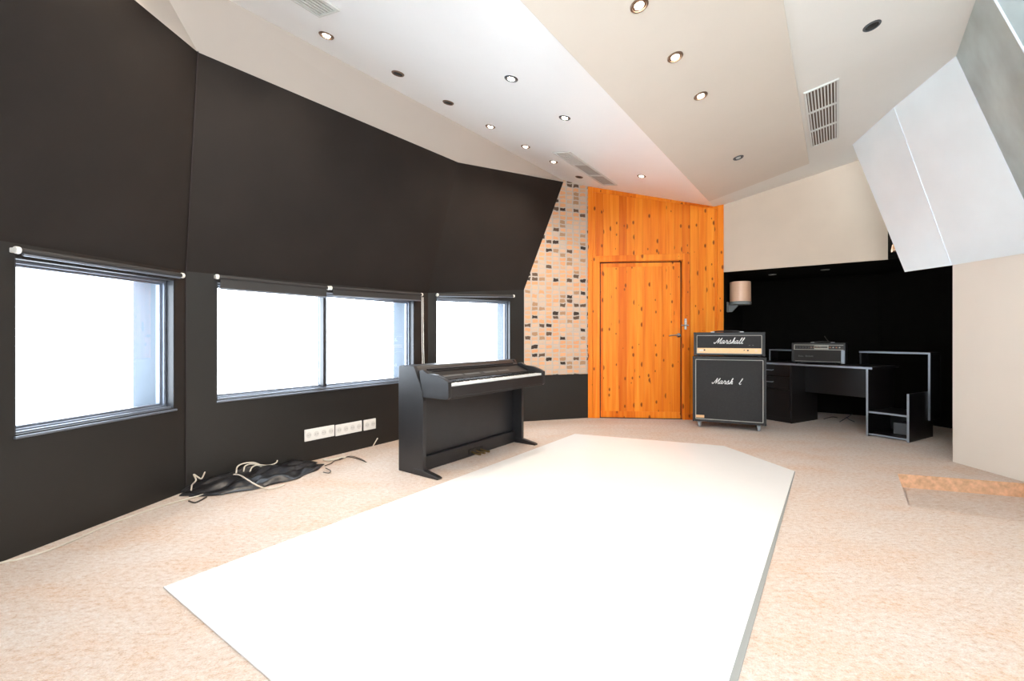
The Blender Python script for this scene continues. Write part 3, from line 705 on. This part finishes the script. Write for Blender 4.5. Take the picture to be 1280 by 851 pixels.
MB().box((hw-.10, .002, .045), (hw-.075, .006, .068)).build('rocker_switch', 'shade', pn)
lettering('Marshall', .30, .0034, 'logo', 'logo', o, (.215, .004, .135))
MB().box((.565, .005, .112), (.58, .009, .12)).box((.60, .005, .112), (.615, .009, .12)).build('badge', 'grey_print', o)
for x in (.20, .50): MB().box((x-.02, .09, hh), (x+.02, .12, hh+.008)).build('strap_end', 'steel', o, bevel=.002)
MB().tube([(.20, .105, hh+.006), (.28, .105, hh+.014), (.42, .105, hh+.014), (.50, .105, hh+.006)], .008, 8).build('carry_handle', 'tolex', o, smooth=True)
for x in (.05, hw-.05):
    for y in (.03, hd_-.03): MB().cyl((x, y, -.013), (x, y, 0), .014).build('rubber_foot', 'key_black', o)
for x in (0, hw-.02):
    for z in (0, hh-.02): MB().box((x-.002, -.003, z-.001), (x+.022, .02, z+.021)).build('corner_guard', 'tolex', o, bevel=.006)

# ---- corner desk with raised shelves
a_ = V((.49, -.87, 0)).normalized(); d_ = V((.87, .49, 0)).normalized(); O = P2(3.73, 4.765)
f = frame(O, a_, d_)
o = empty('corner_desk', f, 'black laminate desk with silver edges, drawer pedestal and raised shelves in the niche', 'desk')
e_ = .004
def board(name, p, q, edge, m='desk'):
    """panel box with a thin silver band on its front edge (y minimum)"""
    b_ = MB().box(p, q).build(name, m, o, bevel=.001)
    if edge: MB().box((p[0], p[1]-e_, p[2]), (q[0], p[1], q[2])).build('edge_band', 'desk_edge', b_)
    return b_
board('desk_top', (-1.36, -.01, .70), (.04, .60, .722), True)
board('leg_panel', (-.018, .0, 0), (.0, .58, .70), True)
board('modesty_panel', (-.785, .30, .365), (-.018, .318, .70), False)
board('side_panel', (-.80, .01, .0), (-.785, .58, .70), False); board('side_panel', (-1.30, .01, 0), (-1.285, .58, .70), False)
board('pedestal_base', (-1.285, .02, .0), (-.80, .58, .06), False); board('pedestal_back', (-1.285, .56, .06), (-.80, .58, .70), False)
for z0, z1 in ((.06, .40), (.405, .55), (.555, .695)):
    dr = MB().box((-1.283, -.004, z0), (-.803, .014, z1)).build('drawer', 'desk', o, bevel=.002)
    if z0 > .1: MB().tube([(-1.10, -.004, z1-.06), (-1.10, -.03, z1-.065), (-1.0, -.03, z1-.065), (-1.0, -.004, z1-.06)], .006, 8, 1).build('handle', 'desk_edge', dr)
board('outer_panel', (.325, .0, 0), (.343, .56, .475), True)
board('lower_shelf', (.0, .01, .245), (.325, .50, .263), True)
board('bottom_board', (.0, .01, .015), (.325, .50, .032), True)
board('shelf_back', (.0, .50, .015), (.325, .515, .20), False)
board('raised_shelf', (-.27, .44, .858), (.36, .68, .876), True)
board('raised_shelf', (-1.32, .44, .858), (-.95, .68, .876), True)
board('shelf_support', (.343, .44, .18), (.361, .68, .858), True)
board('shelf_support', (-.27, .44, .722), (-.252, .60, .858), False)
board('shelf_support', (-1.32, .44, .722), (-1.302, .60, .858), True); board('shelf_support', (-.968, .44, .722), (-.95, .60, .858), False)
# box on the bottom shelf of the desk
tag(MB().box((.14, .20, .034), (.26, .32, .15)).build('small_box', 'grey_print', mw=f, bevel=.003), 'small dull grey-brown box inside the lowest desk compartment', 'box')

# ---- second amplifier head on the desk
aw = .53; ah = .236
f3 = f @ Matrix.Translation((-.816, .055, .735)) @ Matrix.Rotation(math.radians(19.5), 4, 'Z')
o = empty('guitar_amplifier', f3, 'smaller dark amplifier head with silver-framed knob strip standing on the desk', 'amplifier')
MB().prism([(0, .0, 0), (0, .02, ah), (0, .25, ah), (0, .25, 0)], (aw, 0, 0)).build('head_body', 'tolex', o, bevel=.008)
def fy(z): return .02*z/ah
def fp(x0, z0, x1, z1, h): return [(x0, fy(z0)-h, z0), (x1, fy(z0)-h, z0), (x1, fy(z0)-.0005, z0), (x0, fy(z0)-.0005, z0), (x0, fy(z1)-h, z1), (x1, fy(z1)-h, z1), (x1, fy(z1)-.0005, z1), (x0, fy(z1)-.0005, z1)]
M['trim_silver'] = mat('aged_silver_trim', (.42, .41, .34), .45)
M['orange_dot'] = mat('orange_print', (.42, .16, .06), .5)
M['cloth_brown'] = mat('brown_black_grille', (.022, .018, .015), .7, bump=.3, bscale=900)
M['faint_grey'] = mat('faint_grey_badge', (.085, .08, .075), .5)
MB().hexa(fp(.03, .022, aw-.045, .148, .004)).build('grille', 'cloth_brown', o)
MB().hexa(fp(aw-.04, .0, aw-.008, .150, .006)).build('side_trim', 'desk_edge', o)
pn = MB().hexa(fp(.025, .152, aw-.02, .212, .003)).build('control_panel', 'strip_black', o)
fr = MB()
for q in ((.025, .206, aw-.02, .212), (.025, .152, aw-.02, .158), (.025, .158, .034, .206), (aw-.17, .158, aw-.16, .206), (aw-.30, .192, aw-.17, .203), (aw-.30, .160, aw-.17, .176)): fr.hexa(fp(*q, .005))
fr.build('panel_frame', 'trim_silver', pn)
for k in range(9): x = .055+.029*k; MB().cyl((x, fy(.182)-.003, .182), (x, fy(.182)-.02, .182), .010, .008, 12).build('knob', 'key_black' if k < 5 else 'bronze', pn)
for k in range(4): x = aw-.145+.03*k; MB().cyl((x, fy(.18)-.003, .182), (x, fy(.18)-.012, .182), .007, n=12).build('switch', 'trim_silver' if k % 2 else 'orange_dot', pn)
MB().hexa(fp(.04, .016, aw-.045, .020, .005)).build('lower_trim', 'trim_silver', o)
bd_ = MB()
for x0, x1, h in ((.075, .082, .020), (.086, .091, .014), (.095, .105, .012), (.109, .113, .014), (.117, .124, .010), (.145, .153, .020), (.157, .163, .018), (.167, .175, .014), (.179, .183, .020), (.187, .197, .014), (.201, .209, .016), (.213, .221, .016)): bd_.hexa(fp(x0, .068, x1, .068+h, .006))
bd_.build('badge', 'faint_grey', o)
for x in (.20, .40): MB().box((x-.018, .10, ah), (x+.018, .125, ah+.007)).build('strap_end', 'steel', o, bevel=.002)
MB().tube([(.20, .112, ah+.006), (.26, .112, ah+.012), (.34, .112, ah+.012), (.40, .112, ah+.006)], .007, 8).build('carry_handle', 'tolex', o, smooth=True)
for x in (.05, aw-.05):
    for y in (.03, .21): MB().cyl((x, y, -.013), (x, y, 0.003), .014).build('rubber_foot', 'key_black', o)
tag(MB().tube([(0, 0, 0), (-.03, .02, .04), (-.05, .02, .075)], .004).build('cable_stub', 'cable_dark', mw=f3 @ Matrix.Translation((.36, .17, ah+.004))), 'short dark lead end standing up behind the amplifier on the desk', 'cable')

# ---- black vinyl cover lying along the wall
def tz(s, q):   # s 0..1 along, q 0..1 from wall
    env = math.sin(math.pi*min(1, max(0, s)))**.5
    r = .014+.045*(1-q)**1.3*(.55+.45*math.sin(3*s+.6)) + .018*math.sin(9*s+5*q)*q*(1-q)*4 + .016*abs(math.sin(3.2*q*math.pi+4.5*s)) + .010*math.sin(17*s-8*q)+.006*math.sin(31*s+19*q)
    return max(.004, r*env*(1 if q < .93 else (1-q)/.07*.9+.1))
mb = MB(); NS, NQ = 90, 36; grid = []
front = [(0, .17), (.15, .31), (.40, .375), (.68, .375), (.88, .29), (1.0, .20)]
def wf(s):
    for (a, b), (c, d) in zip(front, front[1:]):
        if s <= c: return b+(d-b)*(s-a)/(c-a)
    return front[-1][1]
for i in range(NS+1):
    s = i/NS; row = []
    for j in range(NQ+1):
        q = j/NQ; ww = .03+(wf(s)-.03)*q*(1+.03*math.sin(23*s))
        if s > .9: ww = ww*(1-(s-.9)*1.5)+.08*(s-.9)*5
        p = W(1.17+.93*s+.02*math.sin(9*q), -3.575+ww, tz(s, q)); row.append(mb.bm.verts.new(p))
    grid.append(row)
for i in range(NS):
    for j in range(NQ): mb.bm.faces.new([grid[i][j], grid[i+1][j], grid[i+1][j+1], grid[i][j+1]])
tp = mb.build('vinyl_cover', 'tarp', smooth=True); md = tp.modifiers.new('thick', 'SOLIDIFY'); md.thickness = .003; md.offset = 1
tag(tp, 'crumpled black vinyl cover lying on the carpet along the dark window wall', 'cover')
def fl(px, py, z=0.0):   # a spot on the floor, given by its bearing from the photographer
    Y = (1.03-z)*569/(py-422); return V(((px-640)/569*Y, Y, z))
def onB(px, py, off=.01):
    dx = (px-640)/569; dz = (422-py)/569; d = (BC-AB).normalized()
    s = (dx*AB.y-AB.x)/(d.x-dx*d.y); Y = AB.y+d.y*s
    n = V((d.y, -d.x, 0)); p = AB+d*s+n*off; p.z = 1.03+dz*Y; return p
tag(MB().tube([onB(285, 588, .12), onB(290, 581, .08), onB(300, 577.5, .06), onB(312, 576.5, .06), onB(322, 580, .06), onB(335, 579.5, .05), onB(342, 577, .04), onB(344, 574.5, .03)], .005).tube([onB(295, 586, .11), onB(300, 580, .08), onB(311, 578, .07), onB(322, 582, .07)], .005).tube([onB(302, 586, .12), onB(308, 581, .09), onB(316, 579, .08), onB(330, 580.5, .06)], .005).build('coiled_cable', 'cable', smooth=True), 'looped cream cable lying on top of the black vinyl cover against the wall', 'cable')
tag(MB().tube([fl(239, 613, .03), fl(240, 606, .06), fl(245, 600, .09), fl(242, 593, .11), fl(247, 596, .10), fl(252, 598, .08), fl(256, 590, .10)], .0048).build('cable_end', 'cable', smooth=True), 'short bent cream cable end sticking up at the left tip of the black cover', 'cable')
tag(MB().tube([fl(292, 593, .075), fl(300, 594, .075), fl(310, 600, .07), fl(320, 606, .055), fl(334, 611, .006), fl(345, 609.5, .006), fl(355, 606, .006)], .005).build('loose_cable', 'cable', smooth=True), 'single cream cable running down over the front of the black cover onto carpet', 'cable')
tag(MB().tube([fl(404, 574.5, .012), fl(412, 575, .012), fl(424, 572.5, .012), fl(432, 571.5, .010)], .009).build('cardboard_tube', 'cable', smooth=True), 'cream rolled strip on the carpet at the right end of the black cover', 'strip')
tag(MB().tube([fl(406, 582, .01), fl(414, 579, .01), fl(418, 576, .01), fl(426, 574, .008), fl(434, 571, .006), fl(446, 573, .005), fl(458, 577.5, .005)], .0035).tube([fl(407, 585, .01), fl(413, 588, .008), fl(411, 591, .006), fl(404, 590, .006)], .0035).tube([fl(424, 573.5, .01), fl(438, 570, .01), fl(450, 573, .006), fl(456, 576, .005)], .003).build('wire_tangle', 'cable_dark', smooth=True), 'tangle of thin dark wires on the carpet between black cover and piano', 'wire')
tag(MB().tube([onB(463, 558.5, .03), onB(467, 554, .012), onB(471.5, 547.5, .006)], .005).build('wall_cable', 'cable', smooth=True), 'short pale cable sticking out low on the wall under the sockets', 'cable')
tag(MB().tube([fl(-30, 712, .006), fl(6, 702, .006), fl(22, 699, .003), fl(55, 689.5, .006), fl(90, 676, .006), fl(130, 658, .006), (fl(170, 643, .006)), fl(205, 631.5, .006), fl(232, 624, .006), fl(262, 616, .006)], .0048).build('floor_cable', 'cable', smooth=True), 'long thin cream cable running along the carpet beside the near dark wall', 'cable')
tag(MB().tube([fl(236, 626, .006), fl(243, 628, .006), fl(250, 625.5, .006), fl(258, 621, .006)], .005).build('dark_lead', 'cable_dark', smooth=True), 'short dark lead curling out under the left tip of the black cover', 'cable')
tag(MB().tube([fl(1030, 523.5, .006), fl(1040, 521, .008), fl(1047, 522, .006)], .004).tube([fl(1050, 527, .006), fl(1060, 521, .006), fl(1066, 517, .006)], .005).tube([fl(1058, 521.5, .006), fl(1062, 524.5, .006), fl(1068, 527, .006)], .004).build('desk_cable', 'cable_dark', smooth=True), 'dark leads lying on the shaded carpet under the desk', 'cable')
